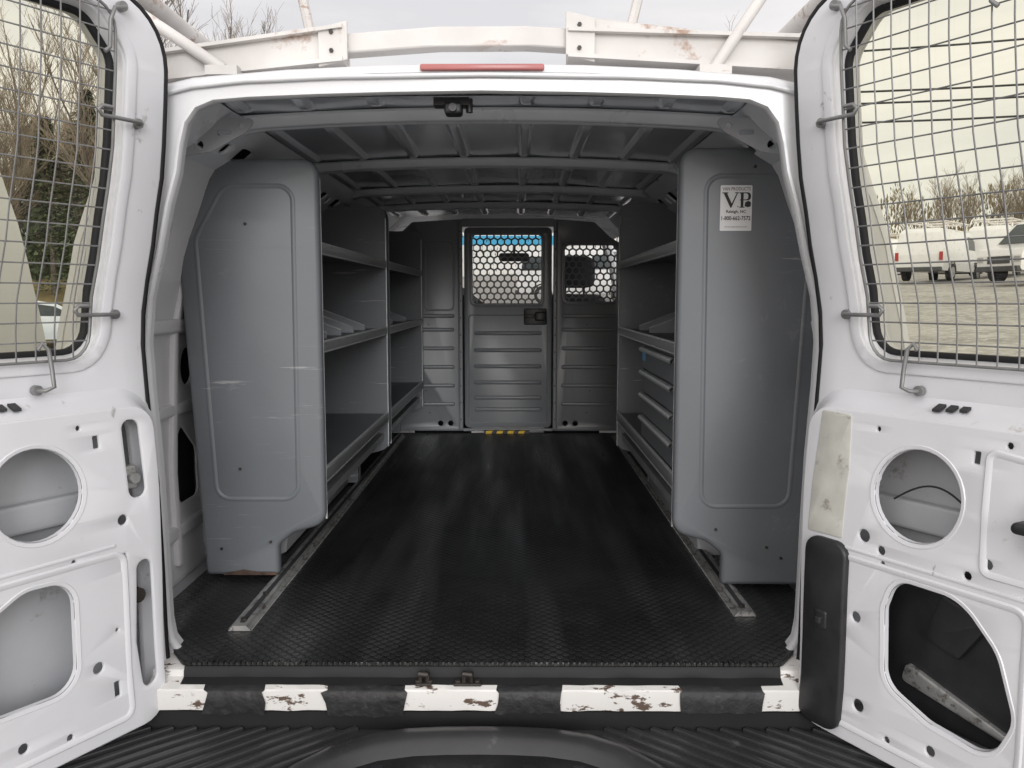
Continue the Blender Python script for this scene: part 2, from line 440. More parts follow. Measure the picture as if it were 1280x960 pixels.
for i in range(34000):
    a = math.radians(rnd.uniform(25, 155)); R = rnd.uniform(84, 100)
    if 84 < math.degrees(a) < 96 and rnd.random() < .93: continue
    x, y = R*math.cos(a), R*math.sin(a)
    top = 5.6+1.6*noise.noise(Vector((a*30, 0, 0)))+1.0*noise.noise(Vector((a*110, 5, 0)))
    z = G(x, y)+1+top*rnd.random()**.75; s = rnd.uniform(.08,.24)
    u = Vector((rnd.uniform(-1,1), rnd.uniform(-1,1), rnd.uniform(-.4,.4)))*s*.5; v = Vector((rnd.uniform(-.3,.3), rnd.uniform(-.3,.3), 1))*s*1.3
    p = Vector((x, y, z)); w.add([p-u, p-v, p+u, p+v*1.3], [(0,1,2,3)])
o = w.obj('distant_wood', M_twigy, None, 0); o['kind'] = 'stuff'; o['label'] = 'far band of brown winter woodland behind the lot'; o['category'] = 'woods'
w = MB()
for i in range(9000):
    a = math.radians(rnd.uniform(108, 132)); R = rnd.uniform(38, 60)
    x, y = R*math.cos(a), R*math.sin(a); z = G(x, y)+2.2+3.2*rnd.random()**1.6; s = rnd.uniform(.08,.22)
    u = Vector((rnd.uniform(-1,1), rnd.uniform(-1,1), rnd.uniform(-.4,.4)))*s; v = Vector((rnd.uniform(-.3,.3), rnd.uniform(-.3,.3), 1))*s
    p = Vector((x, y, z)); w.add([p-u, p-v, p+u, p+v*1.3], [(0,1,2,3)])
o = w.obj('undergrowth', M_leaf, None, 0); o['kind'] = 'stuff'; o['label'] = 'tangled green undergrowth between the trees on the bank'; o['category'] = 'undergrowth'

# ------------------------------------------------------------------ parked vehicles
def vehicle(prof, wtab, paint, wheels, r, wins, front, lab, cat, group=None, name='parked_van', rack=False):
    e = empty(name, (0,0,0), lab, cat)
    if group: e['group'] = group
    W = lambda z: interp(z, wtab)
    b = MB(); b.plate(rounded([(x, z, .12) for x, z in prof], 4), [], -1, 1, 0, fn=lambda a, c, t: (a, t*W(c), c), step=(0,.15))
    b.obj('body', paint, e, 30)
    for wpts in wins:
        for sg in (-1, 1):
            gl = MB(); gl.plate(rounded([(x, z, .05) for x, z in wpts], 3), [], 0, .012, 0, fn=lambda a, c, t, sg=sg: (a, sg*(W(c)+t), c), step=(0,.12)); gl.obj('side_window', M_wing, e, 30)
    (x0, z0), (x1, z1) = front
    ww = lambda z: W(z)-.12
    gl = MB(); gl.add([(x0+.02, -ww(z0), z0+.02), (x0+.02, ww(z0), z0+.02), (x1+.02, ww(z1), z1+.02), (x1+.02, -ww(z1), z1+.02)], [(0,1,2,3)])
    gl.obj('windshield', M_wing, e, 30)
    for wx in wheels:
        for sg in (-1, 1):
            t = MB(); yw = sg*(W(.5)-.06)
            t.cyl((wx, yw, r), (0,1,0), r, .2, 28)
            ty = t.obj('wheel', M_tyre, e, 40)
            q = MB(); q.cyl((wx, yw+sg*.1, r), (0,1,0), r*.6, .03, 20); q.cyl((wx, yw+sg*.12, r), (0,1,0), r*.2, .03, 12); q.obj('rim', M_rim, ty, 40)
            ar = MB(); ar.tube([(wx+(r+.07)*math.cos(q2), sg*(W(.6)), r+(r+.07)*math.sin(q2)) for q2 in [math.pi*k/14 for k in range(15)]], .035, 6); ar.obj('wheel_arch', M_dark, e, 40)
    fx = max(p[0] for p in prof); rx = min(p[0] for p in prof)
    for xa, xb in ((fx-.1, fx+.1), (rx-.1, rx+.08)):
        bp = MB(); bp.box(xa, xb, -W(.5)*.97, W(.5)*.97, .38, .57); bp.obj('bumper', M_dash, e, 30, bevel=.03)
    for sg in (-1,1):
        tl = MB(); tl.box(rx-.03, rx+.1, sg*W(.9)-sg*.16, sg*W(.9)-sg*.02, .85, 1.2); tl.obj('tail_lamp', M_taill, e, 30)
        hl = MB(); hl.box(fx-.1, fx+.03, sg*W(.9)-sg*.3, sg*W(.9)-sg*.03, .72, .9); hl.obj('headlamp', M_rim, e, 30)
    gr = MB(); gr.box(fx-.08, fx+.02, -.5, .5, .66, .92); gr.obj('grille', M_dash, e, 30)
    if rack:
        k = MB(); zt = max(p[1] for p in prof)
        for sg in (-1,1): k.tube([(-2.3, sg*.75, zt+.30), (1.0, sg*.75, zt+.30)], .045, 6)
        for xx in (-2.1,-.6,.8):
            k.tube([(xx,-.78,zt-.05),(xx,-.75,zt+.30),(xx,.75,zt+.30),(xx,.78,zt-.05)], .045, 6)
        k.obj('roof_rack', M_rack, e, 40)
    return e
VP = [(-2.72,.42),(-2.78,1.1),(-2.70,2.05),(-2.52,2.22),(1.05,2.22),(1.35,2.12),(2.0,1.36),(2.66,1.18),(2.76,.95),(2.76,.42)]
VW = [(.4,.96),(.7,1.0),(1.2,.99),(1.7,.92),(2.1,.82),(2.25,.68)]
vws = [[(.6,1.38),(1.78,1.38),(1.34,1.96),(.66,1.96)], [(-2.55,1.38),(-1.6,1.38),(-1.6,1.96),(-2.5,1.96)], [(-.9,1.38),(.3,1.38),(.3,1.96),(-.9,1.96)]]
gp = 'white work vans parked in the lot'
pv = vehicle(VP, VW, M_white, (-1.55,1.9), .37, vws, ((2.0,1.38),(1.36,2.09)), 'white full-size van parked on the gravel lot', 'van', gp)
pv.location = (19.9, 29.5, G(19.9, 29.5)); pv.rotation_euler = (0,0,math.pi+.25)
pv2 = vehicle(VP, VW, M_white, (-1.55,1.9), .37, [vws[0]], ((2.0,1.38),(1.36,2.09)), 'white work van with ladder rack parked on the gravel', 'van', gp, rack=True)
pv2.location = (19.2, 37, G(19.2, 37)); pv2.rotation_euler = (0,0,.8)
for (x, y, rz) in [(23.2, 39, .8), (27.2, 41, .8), (31.5,43,.8), (25, 56, .8), (29.5, 57, .8), (34, 58, .8), (28, 33, .3)]:
    copy_thing(pv2, (x, y, G(x, y)), rz)
for (x, y, rz) in [(3.0, 34, -.5), (38, 60, 2.1), (21.5, 51, 3.4)]:
    copy_thing(pv, (x, y, G(x, y)), rz)
nv = vehicle(VP, VW, M_tan, (-1.55,1.9), .37, [vws[0]], ((2.0,1.38),(1.36,2.09)), 'light grey van parked alongside on the gravel', 'van')
nv.location = (-3.42, -.1, G(-3.42, 0)); nv.rotation_euler = (0,0,-math.pi/2); nv.scale = (1,1,1.12)
CP = [(-2.2,.35),(-2.25,.9),(-2.0,1.02),(-1.35,1.42),(-.2,1.48),(.5,1.35),(1.15,.98),(2.05,.82),(2.2,.6),(2.2,.35)]
CW = [(.3,.84),(.6,.9),(.95,.88),(1.2,.74),(1.5,.6)]
car = vehicle(CP, CW, M_carblue, (-1.35,1.4), .33, [[(-1.6,1.0),(-.35,1.02),(-.35,1.36),(-1.25,1.34)], [(-.25,1.02),(.95,1.0),(.4,1.28),(-.25,1.38)]], ((1.18,1.0),(.5,1.37)), 'light blue silver car parked below the grassy bank', 'car', name='parked_car')
car.location = (-13.9, 22.6, G(-13.9, 22.6)); car.rotation_euler = (0,0,.9)
for k, (za, zb) in enumerate([(8.6,7.6),(8.0,7.0),(7.0,6.2),(10.5,10.5)]):
    pl = MB(); A = Vector((10, 46, za+3.2)); B = Vector((60, 34, zb+6.5)); pts = []
    for i in range(13):
        t = i/12; p = A.lerp(B, t); p.z -= 1.3*4*t*(1-t); pts.append(p)
    pl.tube(pts, .055, 4)
    o = pl.obj('overhead_wire', M_dark); o['label'] = 'thin black overhead wire crossing above the lot'; o['category'] = 'power line'; o['group'] = 'overhead wires'

# ------------------------------------------------------------------ THE VAN
van = empty('cargo_van', (0,0,-.65), 'white cargo van with both rear doors swung open', 'van')
HW = [(-.45,.93),(-.1,.962),(.3,.972),(.68,.955),(.9,.905),(1.1,.835),(1.17,.795)]
hw = lambda z: interp(z, HW)
ROOF = [(.775,1.20),(.745,1.232),(.70,1.256),(.62,1.274),(.42,1.290),(.22,1.299),(0,1.302)]
def body_outline(inset=0, z0=-.45):
    zs = [z0+(1.17-z0)*i/26 for i in range(27)]
    R = [(hw(z), z) for z in zs]+ROOF
    P = R+[(-x, z) for x, z in R[-2::-1]]
    return offset(P, inset) if inset else P
HX = [(-.2,.70),(.02,.711),(.21,.71),(.39,.712),(.573,.724),(.70,.728),(.78,.722),(.924,.692),(1.09,.662),(1.26,.648),(1.45,.64)]
hx = lambda z: interp(z, HX)
def opening(d=0):
    zb = -.03
    right = [(.64,zb),(.690,zb+.012),(.716,zb+.05),(.722,.06)]
    for z, w in ((.15,.014),(.3,.016),(.45,.016),(.6,.016),(.7,.016),(.8,.014),(.9,.010),(1.0,.005)): right.append((hx(z)+w, z))
    right += [(.662,1.07),(.652,1.13),(.640,1.175),(.615,1.208),(.575,1.224),(.5,1.230),(.35,1.236),(.2,1.240),(0,1.243)]
    P = right+[(-x, z) for x, z in right[-2::-1]]
    return offset(P, d) if d else P
b = MB()
b.plate(body_outline(.022), [opening()], 0, .002, 0, fn=lambda a, c, t: (a, t, c), step=(0,.1), back=False)
b.loft([[(x, y, z) for x, z in body_outline(i)] for y, i in ((.0,.022), (.004,.010), (.012,.003), (.03,.0), (.5,0), (1.5,0), (3.15,0))])
def ring(y, d): return [(x, y, z) for x, z in opening(d)]
b.loft([ring(.002,.0), ring(-.004,-.003), ring(-.004,.003), ring(.003,.006), ring(.012,.006), ring(.018,.001), ring(.045,-.001), ring(.050,-.006), ring(.053,-.02)])
for sg in (-1, 1):
    b.plate([(3.15,-.45),(5.9,-.45),(5.9,.35),(5.1,.62),(3.15,.64)], [], 0, .03, 0, fn=lambda a, c, t, sg=sg: (sg*(hw(c)-t-max(0,a-4.6)*.12), a, c), step=(.2,.15))
    b.plate([(3.15,.64),(3.26,.64),(3.26,1.24),(3.15,1.24)], [], 0, .04, 0, fn=lambda a, c, t, sg=sg: (sg*(min(hw(c),.775)-t), a, c), step=(0,.1))
    b.tube([(sg*.93,5.0,.6),(sg*.80,4.55,1.03),(sg*.70,4.3,1.24)], .035, 8)
b.loft([[(x*.97, y, z) for x, z in body_outline(i) if z > 1.19] for y, i in ((3.15,0),(4.1,.005),(4.35,.03))], closed=False)
b.loft([[(-.93,5.0,.60),(0,5.08,.62),(.93,5.0,.60)], [(-.9,5.9,.42),(0,5.95,.45),(.9,5.9,.42)], [(-.9,6.0,-.4),(0,6.05,-.4),(.9,6.0,-.4)]], closed=False)
b.obj('body', M_white, van, 32)
f = MB(); f.box(-.9,.9,.05,3.2,-.06,-.02); f.obj('floor_pan', M_gus, van)
f = MB(); f.box(-.9,.9,3.21,5.0,-.35,-.3); f.obj('cab_floor', M_gus, van)
P = lambda u, v: (u*(.90-.2*v), 4.98-.66*v, .62+.62*v)
ws = MB(); ws.add([P(-1,0),P(1,0),P(1,.90),P(-1,.90)], [(0,1,2,3)], 0); ws.add([P(-1,.90),P(1,.90),P(1,1),P(-1,1)], [(0,1,2,3)], 1)
ws.obj('windshield', [M_wind, M_band], van, 0)
d = MB(); d.plate(rounded([(4.35,.2,.05),(5.0,.2,.02),(5.0,.60,.02),(4.45,.64,.08),(4.33,.5,.05)],4), [], -.86,.86,0, fn=lambda a,c,t:(t,a,c)); d.obj('dashboard', M_dash, van, 40)
sw = MB(); sw.tube([(-.4+.19*math.cos(q), 4.2-.07*math.sin(q), .62+.18*math.sin(q)) for q in [i*math.pi/12 for i in range(24)]], .014, 8, closed=True); sw.tube([(-.4,4.2,.62),(-.4,4.4,.5)],.03,8); sw.obj('steering_wheel', M_dash, van, 60)
mi = MB(); mi.plate(rrect(-.05,.17,1.06,1.12,.02), [], 0,.03,.008, fn=lambda a,c,t:(a,4.4-t,c)); mi.tube([(.06,4.4,1.12),(.06,4.44,1.17)],.01,6); mi.obj('rear_view_mirror', M_dash, van, 40)
for sx in (-.42,.45):
    s = MB()
    s.plate(rounded([(-.24,.1,.05),(.24,.1,.05),(.25,.55,.06),(.19,.82,.08),(-.19,.82,.08),(-.25,.55,.06)],4), [], 0,.13,.03, fn=lambda a,c,t,sx=sx:(sx+a, 3.78-t-.15*(c-.1), c), step=(0,.1))
    s.plate(rrect(-.25,.25,0,.5,.06), [], 0,.15,.03, fn=lambda a,c,t,sx=sx:(sx+a, 3.68+c, -.02+t))
    s.box(sx-.18,sx+.18,3.75,4.1,-.3,-.02)
    so = s.obj('front_seat', M_seat, van, 50)
    h = MB(); h.plate(rrect(-.13,.13,.86,1.06,.06), [], 0,.09,.025, fn=lambda a,c,t,sx=sx:(sx+a, 3.68-t, c)); h.tube([(sx-.06,3.63,.78),(sx-.06,3.63,.9)],.008,6); h.tube([(sx+.06,3.63,.78),(sx+.06,3.63,.9)],.008,6)
    h.obj('headrest', M_seat, so, 50)

for sg in (-1, 1):
    w = MB()
    fnw = lambda a, c, t, sg=sg: (sg*(hw(c)-.06-t), a, c)
    holes = [rrect(.22,.36,.52,.66,.05), rrect(.24,.36,.85,1.0,.04), circle(.615,.60,.045,20,.055), rounded([(.55,.20,.03),(.70,.20,.03),(.70,.34,.05),(.58,.43,.04),(.55,.40,.02)],5), rrect(.575,.65,.86,.98,.02), circle(.60,1.06,.012,10), circle(.60,.79,.010,10)]
    w.plate([(.055,-.02),(3.16,-.02),(3.16,1.15),(.055,1.15)], holes, 0,.006,.003, fn=fnw, step=(.3,.07))
    for y in (1.0,1.5,2.0,2.5,3.0): w.plate(rrect(y-.05,y+.05,.02,1.12,.02), [], .004,.03,.008, fn=fnw, step=(0,.1))
    for z0, z1, th in ((.465,.50,.02),(.70,.74,.025),(.11,.15,.02)): w.plate(rrect(.10,.9,z0,z1,.01), [], .004,th,.008, fn=fnw)
    w.plate(rrect(.49,.525,.03,1.1,.01), [], .004,.020,.008, fn=fnw, step=(0,.1)); w.plate(rrect(.72,.76,.03,1.1,.01), [], .004,.024,.008, fn=fnw, step=(0,.1))
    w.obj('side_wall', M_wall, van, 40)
    c = MB(); c.plate(rrect(.18,.80,.12,1.08,.02), [], -.045,-.043,0, fn=fnw, step=(0,.1)); c.obj('wall_hole_shade', M_dark, van, 40)  # dark sheet behind the wall holes, its colour standing in for shade inside
    cr = MB()
    fr = lambda a, c, t, sg=sg: (sg*(.62+.17*c-t*.7), a, 1.256-.12*c-.02*math.sin(c*3)-t*.7)
    hs = []
    y = .24
    while y < 3.0:
        hs.append(rrect(y,y+.09,.28,.52,.03*1.0,4)); hs.append(circle(y+.15,.4,.022,10,.09)); y += .24
    cr.plate([(.07,0),(3.16,0),(3.16,1),(.07,1)], hs, 0,.008,.003, fn=fr, step=(.3,.25)); cr.obj('cant_rail', M_bow, van, 40)
    cd = MB(); cd.plate([(.08,.1),(3.16,.1),(3.16,.9),(.08,.9)], [], -.02,-.018,0, fn=fr, step=(.5,.25)); cd.obj('rail_hole_shade', M_dark, van, 40)  # near-black backing so the rail holes look shaded
    wa = MB(); wa.plate(rounded([(.72,0,0),(1.72,0,0),(1.6,.22,.12),(1.42,.285,.1),(1.02,.285,.1),(.84,.22,.12)],5), [], .64,.90,.02, fn=lambda a,c,t,sg=sg:(sg*(1.54-t),a,c))
    wa.obj('wheel_housing', M_gus, van, 40)
zc = lambda x: 1.282-.035*(x/.8)**2
c = MB(); NX = 240; ys = [.065+i*(3.085/110) for i in range(111)]
bows = [.40,1.17,1.90,2.55]
def ribh(x, y):
    h = 0
    for rx in (.10,.27,.44,.60):
        d = abs(abs(x)-rx)
        if d < .020:
            dy = min(abs(y-q) for q in bows+[.07,3.16])
            h = max(h, min(1, (.020-d)/.010)*max(0, min(1, (dy-.09)/.03)))
    return h
vs = [((-.70+1.40*i/NX), y, zc(-.70+1.40*i/NX)-.014*ribh(-.70+1.40*i/NX, y)+.004*noise.noise(Vector((i*.035, y*2.5, 0)))) for y in ys for i in range(NX+1)]
c.add(vs, [(j*(NX+1)+i, j*(NX+1)+i+1, (j+1)*(NX+1)+i+1, (j+1)*(NX+1)+i) for j in range(110) for i in range(NX)])
c.obj('ceiling_panel', M_ceil, van, 30)
for y in bows:
    q = MB(); rows = []
    for i in range(41):
        x = -.68+1.36*i/40; z = zc(x)
        fl = .028 if abs(x) < .6 else .028+.02*(abs(x)-.6)/.1
        rows.append([(x, y-.065, z-.004), (x, y-.045, z-.006), (x, y-.030, z-fl*.9), (x, y-.024, z-fl), (x, y-.008, z-fl), (x, y, z-fl+.005), (x, y+.008, z-fl), (x, y+.024, z-fl), (x, y+.030, z-fl*.9), (x, y+.045, z-.006), (x, y+.065, z-.004)])
    q.loft(rows, closed=False); q.obj('roof_bow', M_bow, van, 35)
hd = MB(); rows = []
for i in range(41):
    x = -.63+1.26*i/40; a = zc(x)
    lo = 1.243-.012*(x/.6)**2-.05*max(0, abs(x)-.55)
    rows.append([(x,.050,lo-.002), (x,.08,lo+.004), (x,.11,lo+.014), (x,.14,lo+.018), (x,.17,a-.003)])
hd.loft(rows, closed=False); hd.obj('rear_header', M_bow, van, 40)
for sg in (-1,1):
    q = MB(); q.plate(rounded([(.545,1.228,.01),(.575,1.195,.02),(.66,1.15,.03),(.78,1.13,.02),(.78,1.16,.02),(.66,1.228,.02)],4), [rrect(.61,.645,1.188,1.200,.005,3), circle(.69,1.165,.012,12), circle(.585,1.21,.007,10)], .22,.226,.002, fn=lambda a,c,t,sg=sg:(sg*a, t, c))
    q.obj('corner_gusset', M_gus, van, 40)

# sill
sl = MB(); prof = [(.08,-.012),(-.066,-.012),(-.076,-.016),(-.079,-.030),(-.098,-.0365),(-.116,-.042),(-.1185,-.045),(-.120,-.084),(-.1195,-.0875),(-.114,-.089),(-.06,-.12),(.0,-.16)]
sl.loft([[(x, y, z+.0025*noise.noise(Vector((x*18,k,0)))*(5<k<10)) for k,(y, z) in enumerate(prof)] for x in [-.725+1.45*i/90 for i in range(91)]], closed=False)
sl.obj('door_sill', M_sill, van, 25)
th = MB()
th.loft([[(x,y-.003*noise.noise(Vector((x*14,k,2)))*(k>2),z-.001*(k>3)*noise.noise(Vector((x*30,1,2)))) for k,(y,z) in enumerate(((-.060,-.006),(-.076,-.008),(-.081,-.018),(-.0825,-.030),(-.096,-.0345),(-.1035,-.0372)))] for x in [-.655+1.31*i/90 for i in range(91)]], closed=False)
th.obj('sill_seal', M_seal, van, 40)
fi = MB(); fi.box(-.93,.93,-.112,-.02,-.20,-.094); fi.obj('gap_shade_strip', M_seal, van)  # black block stands in for the shaded gap between sill and bumper
for (x0, x1, dz) in ((-.595,-.465,.004),(-.335,-.165,.010),(.035,.175,.004),(.425,.605,.0)):
    t = MB(); rows = []; nx = 30
    pr = [(-.096,-.0350),(-.116,-.0412),(-.1195,-.046),(-.1215,-.068),(-.1215,-.087-dz)]
    for i in range(nx+1):
        x = x0+(x1-x0)*i/nx; row = []
        for k,(y,z) in enumerate(pr):
            tear = .007*noise.noise(Vector((x*32,3,x0)))+.003*noise.noise(Vector((x*90,9,x0)))
            row.append((x+.016*noise.noise(Vector((k*1.7,x0*9,7 if i > nx/2 else 1)))*abs(i/nx-.5)*2, y-.0018-.0025*abs(noise.noise(Vector((x*45,k*.7,dz*99)))), z-.001+tear*(k==4)))
        rows.append(row)
    t.loft(rows, closed=False); t.obj('black_tape', M_tape, van, 50)
for x, w2 in ((-.125,.018),(-.03,.030)):
    s = MB(); s.box(x-w2,x+w2,-.110,-.088,-.0375,-.032)
    s.tube([(x-.008,-.10,-.035),(x-.008,-.100,-.012),(x-.008,-.116,-.008),(x+.008,-.116,-.008),(x+.008,-.100,-.012),(x+.008,-.10,-.035)],.0055,8); s.cyl((x-w2*.7,-.100,-.030),(0,0,1),.007,.006,8); s.cyl((x+w2*.7,-.100,-.030),(0,0,1),.007,.006,8)
    s.obj('door_striker', M_steel, van, 40, bevel=.002)
bu = MB(); ZB = -.135
bu.plate(rounded([(-.92,-.42,.12),(.92,-.42,.12),(1.0,-.085,.02),(-1.0,-.085,.02)],5), [], ZB-.12,ZB,.012, fn=lambda a,c,t:(a,c,t))
for sg in (-1,1):
    x = .27
    while x < 1.25:
        p0 = (x, -.38); p1 = (x-.30, -.115)
        if p1[0] < .26:
            t = (x-.26)/.30; p1 = (.26, -.38+.265*t)
        if p0[0] > .90:
            t = (p0[0]-.90)/.30; p0 = (.90, -.38+.265*t)
        dx, dy = p1[0]-p0[0], p1[1]-p0[1]; L = math.hypot(dx, dy)
        if L > .03:
            nx, ny = -dy/L*.007, dx/L*.007
            bu.plate([(sg*(p0[0]-nx),p0[1]-ny),(sg*(p1[0]-nx),p1[1]-ny),(sg*(p1[0]+nx),p1[1]+ny),(sg*(p0[0]+nx),p0[1]+ny)], [], ZB-.002,ZB+.010,.003, fn=lambda a,c,t:(a,c,t))
        x += .05
bu.obj('rear_bumper', M_pad, van, 35)
cp = MB(); arc = [(-.42,-.42),(-.37,-.30),(-.31,-.225),(-.24,-.175),(-.16,-.150),(-.08,-.142),(0,-.140),(.08,-.142),(.16,-.150),(.24,-.175),(.31,-.225),(.37,-.30),(.42,-.42)]
def arow(dy, s, z): return [(x*s, -.42+(y+.42)*(1+dy), z) for x, y in arc]
cp.loft([arow(.02,1.02,ZB-.002), arow(.0,1.0,ZB+.012), arow(-.03,.98,ZB+.028), arow(-.09,.95,ZB+.036), arow(-.17,.91,ZB+.034), arow(-.24,.87,ZB+.022), arow(-.30,.84,ZB+.004)], closed=False)
cp.obj('bumper_step', M_pad, van, 60)
st2 = MB(); st2.plate([(x*.85, -.42+(y+.42)*.71) for x, y in arc], [], ZB-.004,ZB+.006,.002, fn=lambda a,c,t:(a,c,t))
for i in range(7): st2.box(-.30+i*.1-.012,-.30+i*.1+.012,-.40,-.27,ZB+.005,ZB+.010)
st2.obj('step_tread', M_blackp, van, 40)
bl = MB(); bl.plate(rrect(-.13,.135,1.281,1.294,.005), [], -.02,.010,.003, fn=lambda a,c,t:(a,-t+.0,c)); bl.obj('brake_light', M_redl, van, 40)
dr = MB(); dr.tube([(x,-.006, interp(abs(x), [(0,1.272),(.3,1.268),(.5,1.260),(.62,1.248),(.68,1.232),(.71,1.21),(.735,1.17)])) for x in [-.735+1.47*i/50 for i in range(51)]], .005, 8); dr.obj('drip_rail', M_white, van, 60)
bc = MB(); bc.plate(rrect(-.085,-.045,1.205,1.232,.008), [], .0,.04,.006, fn=lambda a,c,t:(a,.10-t,c)); bc.cyl((-.065,.06,1.217),(0,1,0),.009,.02,16); bc.cyl((-.03,.09,1.228),(0,0,1),.008,.03,10); bc.box(-.11,-.03,.08,.12,1.228,1.245)
bc.obj('reversing_camera', M_blackp, van, 50)

# ------------------------------------------------------------------ rear doors
C60, S60 = .5, .866
def door(sg):
    def fn(a, c, t):
        x = hx(c)+C60*a-S60*t; y = -.03-S60*a-C60*t
        return (sg*x, y, c)
    out = rounded([(0,-.145,.10),(.70,-.145,.03),(.70,1.40,.04),(.02,1.40,.13)], 8)
    win = rounded([(.118,.680,.06),(.63,.680,.05),(.63,1.355,.05),(.18,1.355,.06),(.118,1.28,.06)], 6)
    cav = rrect(.06,.67,-.09,.565,.05)
    d = MB()
    st = (.12,.07)
    d.plate(out, [win, cav], -.012,.0,.007, fn=fn, step=st)
    def row(p, o, t): return [fn(x, z, t) for x, z in (offset(p, o) if o else p)]
    dens = densify(out); densw = densify(win)
    d.loft([row(dens,0,-.006), row(dens,0,-.045), row(dens,-.012,-.05), row(dens,-.012,-.058)])
    d.loft([row(densw,0,-.008), row(densw,.006,-.03), row(densw,.008,-.056)])
    d.plate(offset(out,-.012), [offset(win,.008)], -.062,-.057,0, fn=fn, step=st)
    d.plate(offset(win,-.030), [offset(win,-.006)], -.002,.006,.004, fn=fn, step=st)
    low = rounded([(.05,-.105,.06),(.665,-.105,.05),(.665,.575,.05),(.035,.575,.05)], 6)
    big = rounded([(.245,.03,.05),(.40,.035,.06),(.475,.07,.05),(.44,.20,.10),(.34,.255,.07),(.245,.25,.05)],7) if sg < 0 else \
          rounded([(.255,.05,.05),(.35,.012,.07),(.47,.0,.05),(.505,.08,.06),(.47,.19,.09),(.40,.262,.09),(.27,.262,.05),(.25,.20,.04)],8)
    holes = [circle(.30,.43,.088,36), big,
             rounded([(.54,.05,.03),(.62,.05,.03),(.62,.25,.03),(.535,.25,.03)],5),
             rrect(.58,.64,.33,.50,.03)]
    if sg < 0: holes += [rrect(.072,.112,.385,.548,.018), rounded([(.066,-.02,.02),(.10,-.03,.02),(.112,.08,.02),(.104,.25,.02),(.07,.25,.02)],5), circle(.13,.345,.011,12), rrect(.127,.14,.24,.275,.002,2), rrect(.165,.178,.50,.525,.002,2), circle(.20,.055,.012,12), rrect(.155,.168,-.02,.012,.002,2)]
    else: holes += [rrect(.40,.412,.51,.532,.002,2), circle(.195,.33,.013,14), circle(.235,.31,.009,12), circle(.185,.16,.011,12), circle(.20,-.02,.013,14), rrect(.125,.14,-.05,-.015,.002,2), circle(.41,.31,.008,10), circle(.445,.34,.009,10), circle(.215,.45,.006,10)]
    holes += [circle(.205,.545,.005,8), circle(.46,.55,.006,8), circle(.24,.285,.005,8), circle(.505,-.02,.008,10), circle(.36,-.04,.010,10), circle(.515,.30,.006,8), circle(.155,.12,.004,8), circle(.27,-.06,.007,8)]
    d.plate(low, holes, .046,.052,.003, fn=fn, step=st)
    ld = densify(low)
    d.loft([row(ld,0,.049), row(ld,-.004,.043), row(ld,-.014,.022), row(ld,-.028,.004), row(ld,-.042,-.004)])
    for h in (holes[0], holes[1]):
        d.loft([row(h,.0,.049), row(h,.001,.040)])
        d.loft([row(h,-.026,.0515), row(h,-.020,.0475), row(h,-.013,.0475), row(h,-.008,.0535), row(h,-.002,.0525)])
    d.plate(rrect(.15,.53,.292,.300,.004), [], .05,.0545,.003, fn=fn, step=st)
    for hh in (rounded([(.43,.315,.02),(.54,.315,.02),(.54,.53,.02),(.42,.545,.02)],4), rounded([(.125,-.08,.03),(.525,-.08,.03),(.525,.285,.03),(.125,.285,.03)],5)):
        d.loft([row(densify(hh),0,.051), row(densify(hh),.004,.055), row(densify(hh),.010,.055), row(densify(hh),.016,.051)])
    D = d.obj('rear_door', M_white_in, van, 38)
    D['label'] = 'open white rear door with wire window screen' + (' and black cover plate' if sg > 0 else '')
    k = MB(); k.plate(rrect(.08,.65,-.07,.55,.03), [], -.050,-.048,0, fn=fn, step=st); k.plate(rrect(.10,.64,.34,.40,.01), [], -.045,-.03,.008, fn=fn, step=st)
    k.obj('inner_skin', pm_inner, D, 40)
    if sg > 0:
        k = MB(); k.plate(rounded([(.20,-.03,.02),(.53,-.03,.02),(.53,.285,.02),(.20,.285,.02)],4), [], -.044,-.03,.006, fn=fn, step=st)
        k.plate(rounded([(.29,.14,.01),(.36,.12,.01),(.42,.21,.01),(.32,.24,.01)],4), [], -.03,-.015,.006, fn=fn); k.plate(rounded([(.24,.035,.01),(.50,-.01,.01),(.50,.0,.01),(.25,.075,.01)],4), [], -.032,-.02,.004, fn=fn, mi=1); k.obj('lock_cover', [M_blackp, M_alu], D, 40)
    gl = MB(); gl.plate(offset(win,-.002), [], -.0455,-.045,0, fn=fn, step=st, back=False); gl.obj('window_glass', M_glass, D, 40)
    sf = MB(); sf.tube([fn(x, z, -.03) for x, z in offset(densw,.007)], .009, 8, closed=True); sf.obj('window_seal', M_seal, D, 60)
    ws = MB(); ws.tube([fn(x, z, -.010) for x, z in offset(dens,-.004)], .0085, 8, closed=True); ws.obj('weather_seal', M_seal, D, 60)
    sc = MB(); t0 = .018; z0, z1, s0, s1 = .677,1.365,.146,.640
    def wire(p, q, r, tt):
        n = 12; sc.tube([fn(p[0]+(q[0]-p[0])*i/n, p[1]+(q[1]-p[1])*i/n, tt) for i in range(n+1)], r, 5)
    sc.tube([fn(x, z, t0) for x, z in densify(rrect(s0,s1,z0,z1,.05,5))], .0032, 6, closed=True)
    s = s0+.037
    while s < s1-.01: wire((s,z0),(s,z1),.0016,t0+.002); s += .0375
    z = z0+.037
    while z < z1-.01: wire((s0,z),(s1,z),.0016,t0-.002); z += .0375
    sc.obj('window_screen', M_wire, D, 60)
    def hook(pts):
        h = MB(); h.tube([fn(*p) for p in pts], .0042, 8); e = pts[0]
        h.cyl(fn(e[0], e[1], .008), Vector(fn(e[0], e[1], .02))-Vector(fn(e[0], e[1], 0)), .010, .012, 12)
        h.obj('screen_hook', M_wire, D, 60)
